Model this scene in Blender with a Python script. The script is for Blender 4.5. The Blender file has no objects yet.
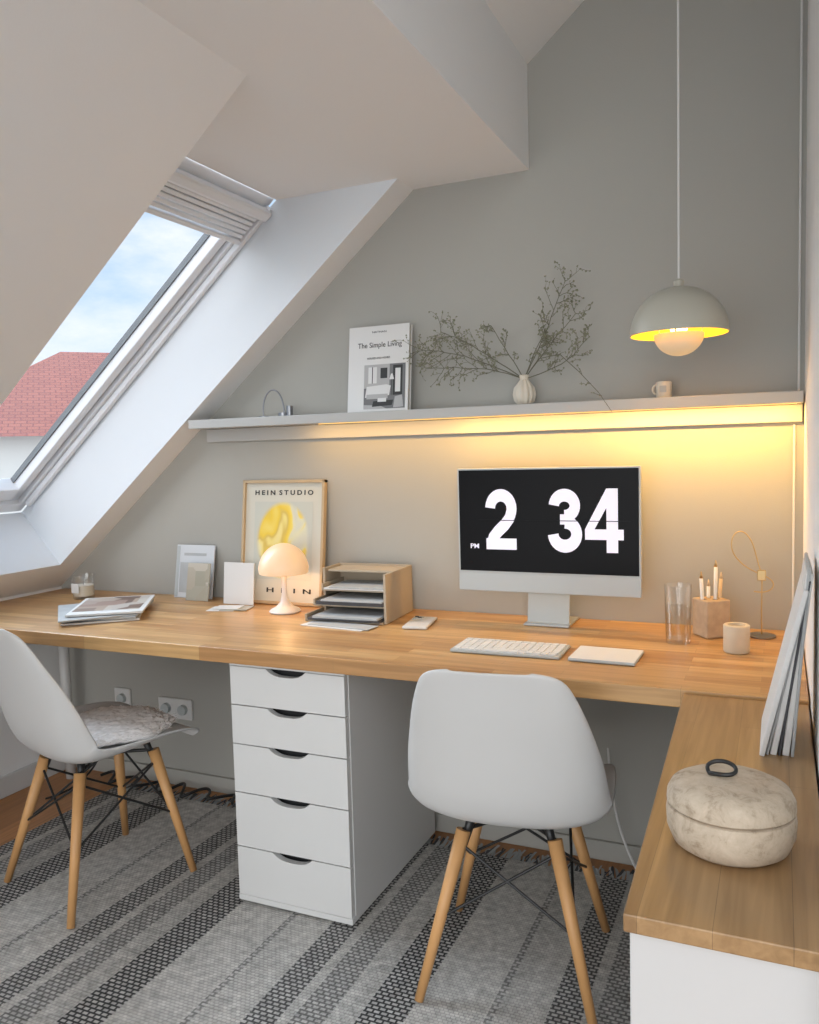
import bpy, bmesh, math, random
from mathutils import Vector, Matrix, noise
random.seed(7)
COL=bpy.context.scene.collection
# ------------------------------------------------------------------ materials
def _nt(name):
    m=bpy.data.materials.new(name); m.use_nodes=True
    nt=m.node_tree; b=nt.nodes['Principled BSDF']
    return m,nt,b
def N(nt,t,**k):
    n=nt.nodes.new(t)
    for a,v in k.items(): setattr(n,a,v)
    return n
def mat(name,c,rough=.5,metal=0,var=.04,nscale=6,bump=0,bscale=200,spec=.5,emit=None,estr=0,trans=0,sub=0):
    m,nt,b=_nt(name)
    L=nt.links.new
    tc=N(nt,'ShaderNodeTexCoord'); no=N(nt,'ShaderNodeTexNoise'); no.inputs['Scale'].default_value=nscale; no.inputs['Detail'].default_value=3
    L(tc.outputs['Object'],no.inputs['Vector'])
    mx=N(nt,'ShaderNodeMix',data_type='RGBA')
    mx.inputs[6].default_value=(*[max(0,x*(1-var)) for x in c],1); mx.inputs[7].default_value=(*[min(1,x*(1+var)) for x in c],1)
    L(no.outputs['Fac'],mx.inputs[0]); L(mx.outputs[2],b.inputs['Base Color'])
    b.inputs['Roughness'].default_value=rough; b.inputs['Metallic'].default_value=metal
    b.inputs['Specular IOR Level'].default_value=spec
    if emit: b.inputs['Emission Color'].default_value=(*emit,1); b.inputs['Emission Strength'].default_value=estr
    if bump:
        n2=N(nt,'ShaderNodeTexNoise'); n2.inputs['Scale'].default_value=bscale; L(tc.outputs['Object'],n2.inputs['Vector'])
        bp=N(nt,'ShaderNodeBump'); bp.inputs['Strength'].default_value=bump; bp.inputs['Distance'].default_value=.002
        L(n2.outputs['Fac'],bp.inputs['Height']); L(bp.outputs[0],b.inputs['Normal'])
    return m
def wood(name,c1,c2,bw=.5,rh=.045,along='X',rough=.4,grain=1.0,mort=.0006,off=(0,0,0)):
    m,nt,b=_nt(name); L=nt.links.new
    tc=N(nt,'ShaderNodeTexCoord'); mp=N(nt,'ShaderNodeMapping')
    L(tc.outputs['Object'],mp.inputs['Vector'])
    mp.inputs['Location'].default_value=off
    if along=='Y': mp.inputs['Rotation'].default_value=(0,0,math.pi/2)
    br=N(nt,'ShaderNodeTexBrick'); br.offset=.37; br.squash=1
    br.inputs['Scale'].default_value=1; br.inputs['Brick Width'].default_value=bw; br.inputs['Row Height'].default_value=rh
    br.inputs['Mortar Size'].default_value=mort; br.inputs['Mortar Smooth'].default_value=.5
    br.inputs['Color1'].default_value=(*c1,1); br.inputs['Color2'].default_value=(*c2,1); br.inputs['Mortar'].default_value=(*[x*.6 for x in c1],1)
    L(mp.outputs[0],br.inputs['Vector'])
    st=N(nt,'ShaderNodeMapping'); st.inputs['Scale'].default_value=(3,60,60); L(mp.outputs[0],st.inputs['Vector'])
    no=N(nt,'ShaderNodeTexNoise'); no.inputs['Scale'].default_value=1.2; no.inputs['Detail'].default_value=5; L(st.outputs[0],no.inputs['Vector'])
    no.inputs['Distortion'].default_value=.6
    rp=N(nt,'ShaderNodeValToRGB'); rp.color_ramp.elements[0].position=.3; rp.color_ramp.elements[1].position=.75
    v=1-.30*grain; rp.color_ramp.elements[0].color=(v,v*.95,v*.88,1); rp.color_ramp.elements[1].color=(1,1,1,1)
    L(no.outputs['Fac'],rp.inputs[0])
    mx=N(nt,'ShaderNodeMix',data_type='RGBA',blend_type='MULTIPLY'); mx.inputs[0].default_value=1
    L(br.outputs['Color'],mx.inputs[6]); L(rp.outputs[0],mx.inputs[7]); L(mx.outputs[2],b.inputs['Base Color'])
    b.inputs['Roughness'].default_value=rough
    return m
def emis(name,c,s):
    m,nt,b=_nt(name); b.inputs['Base Color'].default_value=(*c,1); b.inputs['Emission Color'].default_value=(*c,1); b.inputs['Emission Strength'].default_value=s
    return m
M={}
M['wall']=mat('wall_paint_greige',(.415,.405,.37),.85,bump=.15,bscale=250,var=.015,nscale=2,spec=.2)
M['ceil']=mat('ceiling_paint_white',(.86,.855,.845),.85,bump=.1,bscale=250,var=.01,nscale=2,spec=.2)
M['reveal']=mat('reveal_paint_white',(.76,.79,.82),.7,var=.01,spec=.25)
M['white']=mat('white_lacquer',(.65,.645,.63),.35,var=.01)
M['whitew']=mat('white_window_plastic',(.82,.83,.85),.35,var=.01)
M['shelf']=mat('shelf_lacquer_grey',(.46,.455,.435),.5,var=.02)
M['plastic']=mat('chair_shell_plastic',(.58,.57,.555),.38,var=.02,bump=.05,bscale=500)
M['beech']=mat('chair_beech',(.60,.32,.125),.45,var=.14,nscale=14)
M['black']=mat('black_metal',(.015,.015,.015),.4)
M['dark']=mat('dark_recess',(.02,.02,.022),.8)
M['grey']=mat('grey_gasket',(.16,.17,.18),.6)
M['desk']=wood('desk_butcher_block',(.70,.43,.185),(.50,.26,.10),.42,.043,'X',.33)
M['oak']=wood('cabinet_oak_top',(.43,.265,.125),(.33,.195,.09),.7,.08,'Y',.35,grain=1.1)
M['floor']=wood('floor_parquet',(.60,.27,.09),(.46,.20,.06),.9,.09,'Y',.3)
M['lightwood']=mat('light_oak',(.60,.44,.27),.5,var=.12,nscale=20)
M['alu']=mat('aluminium_silver',(.55,.57,.58),.4,metal=.6,var=.01)
M['chin']=mat('computer_chin_pale',(.45,.48,.48),.35,var=.01)
M['screen']=mat('screen_black',(.002,.002,.003),.35,spec=.12,var=0)
M['digit']=emis('screen_digit_glow',(.72,.70,.78),.45)
M['paper']=mat('paper_white',(.70,.69,.67),.7,var=.03)
M['paperg']=mat('paper_grey',(.42,.43,.43),.7,var=.15,nscale=25)
M['paperd']=mat('paper_dark',(.06,.06,.065),.6,var=.3,nscale=20)
M['ink']=mat('black_ink',(.02,.02,.02),.6)
M['brass']=mat('brass',(.55,.40,.20),.35,metal=.9)
M['steel']=mat('steel',(.30,.31,.33),.3,metal=.9)
M['cream']=mat('cream_ceramic',(.66,.60,.50),.6,var=.08,nscale=30,bump=.2,bscale=80)
M['wax']=mat('candle_wax',(.8,.75,.65),.6)
M['tray']=mat('letter_tray_oak_ply',(.44,.365,.27),.6,var=.1,nscale=12)
M['twig']=mat('dried_twig',(.15,.145,.10),.8,var=.2)
M['bud']=mat('dried_buds',(.24,.24,.16),.8,var=.25)
M['cable']=mat('cable_white',(.72,.71,.69),.5)
M['keys']=mat('keycap_white',(.74,.74,.73),.5,var=.01)
def glassmat(name,c=(1,1,1),k=.5,base=.02):
    m,nt,b=_nt(name); nt.nodes.remove(b); L=nt.links.new
    out=nt.nodes['Material Output']; t=N(nt,'ShaderNodeBsdfTransparent'); t.inputs[0].default_value=(*c,1)
    gl=N(nt,'ShaderNodeBsdfGlossy'); gl.inputs['Roughness'].default_value=.04
    lw=N(nt,'ShaderNodeLayerWeight'); lw.inputs[0].default_value=.12
    mt=N(nt,'ShaderNodeMath',operation='MULTIPLY_ADD'); mt.inputs[1].default_value=k; mt.inputs[2].default_value=base; L(lw.outputs['Facing'],mt.inputs[0])
    mx=N(nt,'ShaderNodeMixShader'); L(mt.outputs[0],mx.inputs[0]); L(t.outputs[0],mx.inputs[1]); L(gl.outputs[0],mx.inputs[2]); L(mx.outputs[0],out.inputs[0])
    return m
M['pane']=glassmat('window_glass',(.98,.985,.99),.15,.01)
M['glass']=glassmat('drinking_glass_clear',(.985,.99,.99),.8,.07)
def stone():
    m,nt,b=_nt('travertine_stone'); L=nt.links.new
    tc=N(nt,'ShaderNodeTexCoord'); n1=N(nt,'ShaderNodeTexNoise'); n1.inputs['Scale'].default_value=34; n1.inputs['Detail'].default_value=10; n1.inputs['Roughness'].default_value=.7; n1.inputs['Distortion'].default_value=.5
    L(tc.outputs['Object'],n1.inputs['Vector'])
    rp=N(nt,'ShaderNodeValToRGB'); e=rp.color_ramp.elements; e[0].position=.32; e[0].color=(.30,.225,.15,1); e[1].position=.70; e[1].color=(.60,.50,.385,1)
    x=rp.color_ramp.elements.new(.46); x.color=(.49,.40,.30,1)
    L(n1.outputs['Fac'],rp.inputs[0]); L(rp.outputs[0],b.inputs['Base Color'])
    n2=N(nt,'ShaderNodeTexNoise'); n2.inputs['Scale'].default_value=150; L(tc.outputs['Object'],n2.inputs['Vector'])
    bp=N(nt,'ShaderNodeBump'); bp.inputs['Strength'].default_value=.5; bp.inputs['Distance'].default_value=.002; L(n2.outputs['Fac'],bp.inputs['Height']); L(bp.outputs[0],b.inputs['Normal'])
    b.inputs['Roughness'].default_value=.75
    return m
M['stone']=stone()
def rugmat():
    m,nt,b=_nt('woven_striped_wool'); L=nt.links.new
    tc=N(nt,'ShaderNodeTexCoord'); sp=N(nt,'ShaderNodeSeparateXYZ'); L(tc.outputs['Object'],sp.inputs[0])
    md=N(nt,'ShaderNodeMath',operation='MULTIPLY_ADD'); md.inputs[1].default_value=1/.62; md.inputs[2].default_value=10.1; L(sp.outputs['X'],md.inputs[0])
    fr=N(nt,'ShaderNodeMath',operation='FRACT'); L(md.outputs[0],fr.inputs[0])
    rp=N(nt,'ShaderNodeValToRGB'); rp.color_ramp.interpolation='CONSTANT'; e=rp.color_ramp.elements
    seq=[(0,.0),(.18,.60),(.21,.15),(.28,.0),(.38,.90),(.50,.10),(.54,.70),(.66,.05),(.70,.25),(.76,1.0),(.92,.05)]
    e[0].position=0; e[0].color=(seq[0][1],)*3+(1,); e[1].position=seq[1][0]; e[1].color=(seq[1][1],)*3+(1,)
    for p,v in seq[2:]:
        q=e.new(p); q.color=(v,v,v,1)
    L(fr.outputs[0],rp.inputs[0])
    br=N(nt,'ShaderNodeTexBrick'); br.inputs['Scale'].default_value=1; br.inputs['Brick Width'].default_value=.012; br.inputs['Row Height'].default_value=.009
    br.inputs['Mortar Size'].default_value=.0013; br.inputs['Mortar Smooth'].default_value=1
    br.inputs['Color1'].default_value=(1,1,1,1); br.inputs['Color2'].default_value=(.75,.75,.75,1); br.inputs['Mortar'].default_value=(.2,.2,.2,1)
    L(tc.outputs['Object'],br.inputs['Vector'])
    b2=N(nt,'ShaderNodeTexBrick'); b2.inputs['Scale'].default_value=1; b2.inputs['Brick Width'].default_value=.018; b2.inputs['Row Height'].default_value=.0125
    b2.inputs['Mortar Size'].default_value=.0036; b2.inputs['Mortar Smooth'].default_value=.6
    b2.inputs['Color1'].default_value=(1,1,1,1); b2.inputs['Color2'].default_value=(.75,.75,.75,1); b2.inputs['Mortar'].default_value=(0,0,0,1)
    L(tc.outputs['Object'],b2.inputs['Vector'])
    light=N(nt,'ShaderNodeMix',data_type='RGBA'); light.inputs[6].default_value=(.33,.315,.295,1); light.inputs[7].default_value=(.66,.64,.60,1); L(br.outputs['Color'],light.inputs[0])
    darkm=N(nt,'ShaderNodeMix',data_type='RGBA'); darkm.inputs[6].default_value=(.06,.06,.06,1); darkm.inputs[7].default_value=(.58,.565,.54,1); L(b2.outputs['Color'],darkm.inputs[0])
    mx=N(nt,'ShaderNodeMix',data_type='RGBA'); L(rp.outputs[0],mx.inputs[0]); L(light.outputs[2],mx.inputs[6]); L(darkm.outputs[2],mx.inputs[7])
    no=N(nt,'ShaderNodeTexNoise'); no.inputs['Scale'].default_value=45; no.inputs['Detail'].default_value=4; L(tc.outputs['Object'],no.inputs['Vector'])
    r2=N(nt,'ShaderNodeValToRGB'); r2.color_ramp.elements[0].position=.3; r2.color_ramp.elements[0].color=(.70,.70,.70,1); r2.color_ramp.elements[1].position=.7; r2.color_ramp.elements[1].color=(1.12,1.12,1.12,1)
    L(no.outputs['Fac'],r2.inputs[0])
    mm=N(nt,'ShaderNodeMix',data_type='RGBA',blend_type='MULTIPLY'); mm.inputs[0].default_value=1; L(mx.outputs[2],mm.inputs[6]); L(r2.outputs[0],mm.inputs[7]); L(mm.outputs[2],b.inputs['Base Color'])
    bp=N(nt,'ShaderNodeBump'); bp.inputs['Strength'].default_value=.8; bp.inputs['Distance'].default_value=.004; L(br.outputs['Color'],bp.inputs['Height']); L(bp.outputs[0],b.inputs['Normal'])
    b.inputs['Roughness'].default_value=.95; b.inputs['Specular IOR Level'].default_value=.1
    return m
M['rug']=rugmat()
def roofmat():
    m,nt,b=_nt('red_roof_tiles'); L=nt.links.new
    tc=N(nt,'ShaderNodeTexCoord'); br=N(nt,'ShaderNodeTexBrick'); br.inputs['Scale'].default_value=1; br.inputs['Brick Width'].default_value=.14; br.inputs['Row Height'].default_value=.10
    br.inputs['Mortar Size'].default_value=.010; br.inputs['Color1'].default_value=(.33,.10,.07,1); br.inputs['Color2'].default_value=(.27,.08,.058,1); br.inputs['Mortar'].default_value=(.20,.055,.045,1)
    L(tc.outputs['Object'],br.inputs['Vector']); L(br.outputs['Color'],b.inputs['Base Color']); b.inputs['Roughness'].default_value=.8
    return m
M['rooftile']=roofmat()
def photomat(name,cols,scale=9,seed=0):
    m,nt,b=_nt(name); L=nt.links.new
    tc=N(nt,'ShaderNodeTexCoord'); v=N(nt,'ShaderNodeTexVoronoi'); v.inputs['Scale'].default_value=scale; v.distance='CHEBYCHEV'
    mp=N(nt,'ShaderNodeMapping'); mp.inputs['Location'].default_value=(seed,seed*2,seed); L(tc.outputs['Object'],mp.inputs[0]); L(mp.outputs[0],v.inputs['Vector'])
    rp=N(nt,'ShaderNodeValToRGB'); e=rp.color_ramp.elements
    for i,c in enumerate(cols):
        p=i/max(1,len(cols)-1)
        if i==0: q=e[0]
        elif i==len(cols)-1: q=e[-1]
        else: q=e.new(p)
        q.position=p; q.color=(*c,1)
    sx=N(nt,'ShaderNodeSeparateColor'); L(v.outputs['Color'],sx.inputs[0]); L(sx.outputs[0],rp.inputs[0]); L(rp.outputs[0],b.inputs['Base Color']); b.inputs['Roughness'].default_value=.45
    return m
M['mag1']=photomat('magazine_cover_brown',[(.16,.10,.08),(.45,.35,.28),(.6,.57,.52),(.30,.18,.14)],12,3)
M['mag2']=photomat('postcard_photo',[(.45,.40,.32),(.30,.29,.22),(.58,.53,.45)],14,5)
# ------------------------------------------------------------------ geometry helpers
def root(name,loc=(0,0,0),rotz=0):
    o=bpy.data.objects.new(name,None); COL.objects.link(o); o.location=loc; o.rotation_euler=(0,0,rotz); o.empty_display_size=.05
    return o
def mobj(name,me,m,parent=None,loc=(0,0,0),rot=(0,0,0),smooth=False):
    o=bpy.data.objects.new(name,me); COL.objects.link(o); o.location=loc; o.rotation_euler=rot
    if m is not None:
        for x in (m if isinstance(m,(list,tuple)) else [m]): me.materials.append(x)
    if parent: o.parent=parent
    if smooth:
        for p in me.polygons: p.use_smooth=True
    return o
def bm2(name,bm):
    me=bpy.data.meshes.new(name); bmesh.ops.recalc_face_normals(bm,faces=bm.faces); bm.to_mesh(me); bm.free(); return me
def box(name,x0,x1,y0,y1,z0,z1,m,parent=None,bevel=0,seg=2,rot=(0,0,0)):
    c=((x0+x1)/2,(y0+y1)/2,(z0+z1)/2)
    bm=bmesh.new(); bmesh.ops.create_cube(bm,size=1); bmesh.ops.scale(bm,vec=(abs(x1-x0),abs(y1-y0),abs(z1-z0)),verts=bm.verts)
    if bevel: bmesh.ops.bevel(bm,geom=bm.edges[:],offset=bevel,segments=seg,profile=.5,affect='EDGES')
    return mobj(name,bm2(name,bm),m,parent,c,rot)
def poly(name,faces,m,parent=None,thick=0):
    vs=[];fs=[]
    for f in faces:
        i=len(vs); vs+=f; fs.append(list(range(i,i+len(f))))
    me=bpy.data.meshes.new(name); me.from_pydata(vs,[],fs); me.update()
    return mobj(name,me,m,parent)
def lathe(name,prof,m,parent=None,loc=(0,0,0),seg=48,smooth=True,rot=(0,0,0),ribs=0,ribamp=0):
    bm=bmesh.new(); V=[]
    for r,z in prof:
        for k in range(seg):
            a=2*math.pi*k/seg; rr=r*(1+(ribamp*math.cos(ribs*a) if ribs else 0)); V.append(bm.verts.new((rr*math.cos(a),rr*math.sin(a),z)))
    for i in range(len(prof)-1):
        for k in range(seg):
            k2=(k+1)%seg; bm.faces.new([V[j] for j in (i*seg+k,i*seg+k2,(i+1)*seg+k2,(i+1)*seg+k)])
    bmesh.ops.remove_doubles(bm,verts=bm.verts,dist=1e-6)
    o=mobj(name,bm2(name,bm),m,parent,loc,rot)
    if smooth:
        for p in o.data.polygons: p.use_smooth=True
        md=o.modifiers.new('es','EDGE_SPLIT'); md.split_angle=math.radians(40)
    return o
def tube(name,pts,r,m,parent=None,smooth=True,cyc=False,spline='NURBS',loc=(0,0,0)):
    cu=bpy.data.curves.new(name,'CURVE'); cu.dimensions='3D'; cu.bevel_depth=r; cu.bevel_resolution=3; cu.resolution_u=8; cu.use_fill_caps=True
    s=cu.splines.new(spline); s.points.add(len(pts)-1)
    for i,p in enumerate(pts): s.points[i].co=(*p,1)
    if spline=='NURBS': s.order_u=min(4,len(pts)); s.use_endpoint_u=not cyc
    s.use_cyclic_u=cyc
    tmp=bpy.data.objects.new('tmp',cu); COL.objects.link(tmp); bpy.context.view_layer.update()
    me=bpy.data.meshes.new_from_object(tmp); me.name=name; bpy.data.objects.remove(tmp); me.materials.clear()
    return mobj(name,me,m,parent,loc,smooth=smooth)
def limb(name,p0,p1,r0,r1,m,parent=None,seg=20):
    p0=Vector(p0);p1=Vector(p1);d=p1-p0;L=d.length
    bm=bmesh.new(); bmesh.ops.create_cone(bm,cap_ends=True,segments=seg,radius1=r0,radius2=r1,depth=L)
    me=bm2(name,bm); o=mobj(name,me,m,parent,(p0+p1)/2)
    o.rotation_euler=d.to_track_quat('Z','Y').to_euler()
    for p in me.polygons: p.use_smooth=len(p.vertices)==4
    return o
def text(name,s,x0,x1,z0,z1,y,m,parent,bold=.0,depth=.0004,flat=False):
    cu=bpy.data.curves.new(name,'FONT'); cu.body=s; cu.size=1; cu.offset=bold; cu.extrude=.001; cu.resolution_u=6
    tmp=bpy.data.objects.new('tmp',cu); COL.objects.link(tmp); bpy.context.view_layer.update()
    me=bpy.data.meshes.new_from_object(tmp); me.name=name; bpy.data.objects.remove(tmp); me.materials.clear()
    xs=[v.co.x for v in me.vertices]; ys=[v.co.y for v in me.vertices]
    a,b,c,d=min(xs),max(xs),min(ys),max(ys)
    for v in me.vertices:
        X=x0+(v.co.x-a)/(b-a)*(x1-x0); Z=z0+(v.co.y-c)/(d-c)*(z1-z0); e=v.co.z/.001*depth
        v.co=(X,Z,y+e) if flat else (X,y-e,Z)
    return mobj(name,me,m,parent)
def arcp(cx,cz,rx,rz,a0,a1,n=26): return [(cx+rx*math.cos(math.radians(a0+(a1-a0)*k/n)),cz+rz*math.sin(math.radians(a0+(a1-a0)*k/n))) for k in range(n+1)]
def ribbon(bm,pts,w,T,y):
    L_=[];R_=[]
    for i,p in enumerate(pts):
        a=Vector(pts[max(0,i-1)]);b=Vector(pts[min(len(pts)-1,i+1)]); d=(b-a).normalized(); n=Vector((-d.y,d.x))*w/2
        L_.append(bm.verts.new(T(p[0]+n.x,y,p[1]+n.y))); R_.append(bm.verts.new(T(p[0]-n.x,y,p[1]-n.y)))
    for i in range(len(pts)-1): bm.faces.new((L_[i],L_[i+1],R_[i+1],R_[i]))
def pg(bm,pts,T,y): bm.faces.new([bm.verts.new(T(a,y,b)) for a,b in pts])
def digit(name,ch,x0,x1,z0,z1,y,m,parent):
    W=.66
    T=lambda a,yy,b:(x0+a/W*(x1-x0),yy,z0+b*(z1-z0))
    bm=bmesh.new(); w=.205
    if ch=='2':
        ribbon(bm,arcp(.325,.68,.222,.218,178,-22)+[(.50,.52),(.40,.41),(.27,.31),(.16,.20),(.12,.10),(.115,.06)],w,T,y); pg(bm,[(.012,0),(.64,0),(.64,.185),(.012,.185)],T,y-.0001)
    if ch=='3':
        ribbon(bm,arcp(.32,.735,.20,.165,178,-90),w*.97,T,y); ribbon(bm,arcp(.325,.29,.225,.19,90,-178),w,T,y-.0001); pg(bm,[(.235,.44),(.36,.44),(.36,.60),(.235,.60)],T,y-.0002)
    if ch=='4':
        pg(bm,[(.37,0),(.565,0),(.565,1),(.37,1)],T,y); pg(bm,[(0,.20),(.66,.20),(.66,.365),(0,.365)],T,y-.0001); pg(bm,[(0,.365),(.165,.365),(.37,.70),(.37,1)],T,y-.0002)
    return mobj(name,bm2(name,bm),m,parent)
# ------------------------------------------------------------------ ROOM
SL=.83
ZF=2.078; XA=-1.057; XB=-.683; ZB=2.380
XR=.06; YB=-3.7; XL=-2.66; ZK=ZF-SL*(XA-XL)
def zc(x): return ZF+SL*(x-XA)
def zu(x): return ZB+SL*(x-XB)
wb=[(XL,0,0),(XR,0,0),(XR,0,zu(XR)),(XB,0,ZB),(XB,0,ZF),(XA,0,ZF),(XL,0,ZK)]
poly('wall_back',[wb],M['wall'])
poly('wall_left',[[(XL,YB,0),(XL,0,0),(XL,0,ZK),(XL,YB,ZK)]],M['ceil'])
poly('wall_right',[[(XR,-1.6,0),(XR,0,0),(XR,0,3.1),(XR,-1.6,3.1)],[(XR,-1.6,0),(1.3,-1.6,0),(1.3,-1.6,4.1),(XR,-1.6,3.1)],[(1.3,-1.6,0),(1.3,YB,0),(1.3,YB,4.1),(1.3,-1.6,4.1)]],M['ceil'])
poly('floor',[[(XL,YB,0),(1.3,YB,0),(1.3,0,0),(XL,0,0)]],M['floor'])
y0,y1=-.895,-.12
XO=-2.53; ZO=zc(XO)
WT=(-1.49,ZF); WB_=(-2.72,ZF-SL*1.23)
fl=[]
fl.append([(XA,YB,ZF),(XA,y0,ZF),(XL,y0,ZK),(XL,YB,ZK)])
fl.append([(XA,y1,ZF),(XA,0,ZF),(XL,0,ZK),(XL,y1,ZK)])
fl.append([(XO,y0,ZO),(XO,y1,ZO),(XL,y1,ZK),(XL,y0,ZK)])
fl.append([(XA,YB,ZF),(XB,YB,ZF),(XB,0,ZF),(XA,0,ZF)])
fl.append([(-1.49,y0,ZF),(XA,y0,ZF),(XA,y1,ZF),(-1.49,y1,ZF)])
fl.append([(XB,YB,ZF),(XB,0,ZF),(XB,0,ZB),(XB,YB,ZB)])
fl.append([(XB,YB,ZB),(XB,0,ZB),(1.3,0,zu(1.3)),(1.3,YB,zu(1.3))])
poly('ceiling',fl,M['ceil'])
rv=[]
for yy in (y0,y1):
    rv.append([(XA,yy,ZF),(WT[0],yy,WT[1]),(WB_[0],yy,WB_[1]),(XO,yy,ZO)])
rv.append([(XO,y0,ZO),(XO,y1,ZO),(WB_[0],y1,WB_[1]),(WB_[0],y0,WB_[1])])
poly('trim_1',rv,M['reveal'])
box('baseboard_left',XL,XL+.015,YB,-.01,0,.08,M['white'],bevel=.003)
box('baseboard_back',XL+.02,-.2,-.014,-.001,0,.06,M['wall'],bevel=.003)
# ------------------------------------------------------------------ WINDOW
w=bpy.data.objects.new('window_1',None); COL.objects.link(w)
s=Vector((WB_[0]-WT[0],0,WB_[1]-WT[1])); Ls=s.length; s.normalize(); yv=Vector((0,1,0)); nv=s.cross(yv)
cen=Vector(((WT[0]+WB_[0])/2,(y0+y1)/2,(WT[1]+WB_[1])/2))
R=Matrix((s,yv,nv)).transposed().to_4x4(); w.matrix_world=Matrix.Translation(cen)@R
hx=Ls/2; hy=(y1-y0)/2
def bar(n,x0,x1,a,b,z0,z1,m,bev=.004): return box(n,x0,x1,a,b,z0,z1,m,w,bevel=bev)
fw=.033
bar('frame_far',-hx,hx,hy-fw,hy,-.10,-.005,M['whitew']); bar('frame_near',-hx,hx,-hy,-hy+fw,-.10,-.005,M['whitew'])
bar('frame_head',-hx,-hx+.05,-hy,hy,-.10,-.005,M['whitew']); bar('frame_sill',hx-.05,hx,-hy,hy,-.10,-.005,M['whitew'])
g=.006
bar('gasket_far',-hx+.05,hx-.05,hy-fw-g,hy-fw,-.07,-.03,M['grey'],0); bar('gasket_near',-hx+.05,hx-.05,-hy+fw,-hy+fw+g,-.07,-.03,M['grey'],0)
sw=.035
a0=hy-fw-g
bar('sash_far',-hx+.055,hx-.055,a0-sw,a0,-.08,-.02,M['whitew']); bar('sash_near',-hx+.055,hx-.055,-a0,-a0+sw,-.08,-.02,M['whitew'])
bar('sash_head',-hx+.055,-hx+.13,-a0,a0,-.08,-.02,M['whitew']); bar('sash_sill',hx-.12,hx-.055,-a0,a0,-.08,-.02,M['whitew'])
bar('bead_far',-hx+.13,hx-.12,a0-sw-.006,a0-sw,-.075,-.055,M['grey'],0)
bar('blind_rail_far',-hx+.03,hx-.06,hy-.022,hy-.002,-.004,.018,M['whitew'])
bar('blind_rail_near',-hx+.03,hx-.06,-hy+.002,-hy+.022,-.004,.018,M['whitew'])
bar('blind_cassette',-hx+.035,-hx+.075,-hy+.01,hy-.01,0,.035,M['whitew'],.01)
for i in range(5):
    bar('blind_pleat_%d'%(i+1),-hx+.080+i*.018,-hx+.095+i*.018,-hy+.03,hy-.03,-.012+.003*(i%2),.014,M['whitew'],.004)
bar('blind_bottom_bar',-hx+.172,-hx+.190,-hy+.025,hy-.025,-.014,.018,M['whitew'])
me=bpy.data.meshes.new('glass_pane'); me.from_pydata([(-hx+.12,-hy+.07,-.055),(hx-.11,-hy+.07,-.055),(hx-.11,hy-.07,-.055),(-hx+.12,hy-.07,-.055)],[],[(0,1,2,3)])
mobj('glass_pane',me,M['pane'],w)
d=Vector((-.73,.68,0)); r_=Vector((.68,.73,0)); C0=Vector((0,-2.45,0))
def P(a,b,z): return tuple(C0+d*a+r_*b+Vector((0,0,z)))
hs=root('neighbour_house',(0,0,0))
ex=r_.copy(); ey=(Vector(P(14,.1,2.92))-Vector(P(11,.1,1.55))).normalized(); ez=ex.cross(ey)
Rm=Matrix((ex,ey,ez)).transposed().to_4x4(); Om=Matrix.Translation(Vector(P(11,0,1.55)))@Rm; inv=Om.inverted()
rp_=[inv@Vector(p) for p in (P(11,-1.9,1.55),P(11,9,1.55),P(14,9,2.92),P(14,.1,2.92))]
me=bpy.data.meshes.new('tiled_roof'); me.from_pydata([tuple(v) for v in rp_],[],[(0,1,2,3)]); o=mobj('tiled_roof',me,M['rooftile'],hs); o.matrix_local=Om
poly('hip_roof_side',[[P(11,-1.9,1.55),P(14,.1,2.92),P(17,-1.9,1.55)]],M['rooftile'],hs)
poly('house_wall',[[P(11.3,-1.7,-7),P(11.3,9,-7),P(11.3,9,1.6),P(11.3,-1.7,1.6)],[P(11.3,-1.7,-7),P(16.7,-1.7,-7),P(16.7,-1.7,1.6),P(11.3,-1.7,1.6)]],mat('rendered_house_wall',(.60,.60,.58),.8),hs)
# ------------------------------------------------------------------ RUG
rg=root('striped_rug',(-1.2,-1.75,0))
box('rug_body',-1.11,1.0,-1.9,1.63,.001,.010,M['rug'],rg,bevel=.003)
bm=bmesh.new()
for i in range(420):
    x=-1.10+2.09*i/419+random.uniform(-.004,.004); l=random.uniform(.03,.075); wd=random.uniform(.002,.005); dx=random.uniform(-.018,.018)
    v=[bm.verts.new(p) for p in ((x-wd,1.63,.006),(x+wd,1.63,.006),(x+wd+dx,1.63+l,.002+random.random()*.0075),(x-wd+dx,1.63+l,.002+random.random()*.0075))]
    f_=bm.faces.new(v); f_.material_index=random.choice((0,0,1))
mobj('rug_fringe',bm2('rug_fringe',bm),[M['paperg'],M['paperd']],rg)
# ------------------------------------------------------------------ DESK
dk=root('long_desk',(-1.3,-.33,0))
box('desktop',-2.642+1.3,XR+1.3-.003,-.33,.328,.70,.74,M['desk'],dk,bevel=.003)
limb('back_leg',(-2.56+1.3,.23,0),(-2.56+1.3,.23,.70),.02,.02,M['white'],dk)
limb('front_leg',(-2.56+1.3,-.25,0),(-2.56+1.3,-.25,.70),.02,.02,M['white'],dk)
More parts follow.
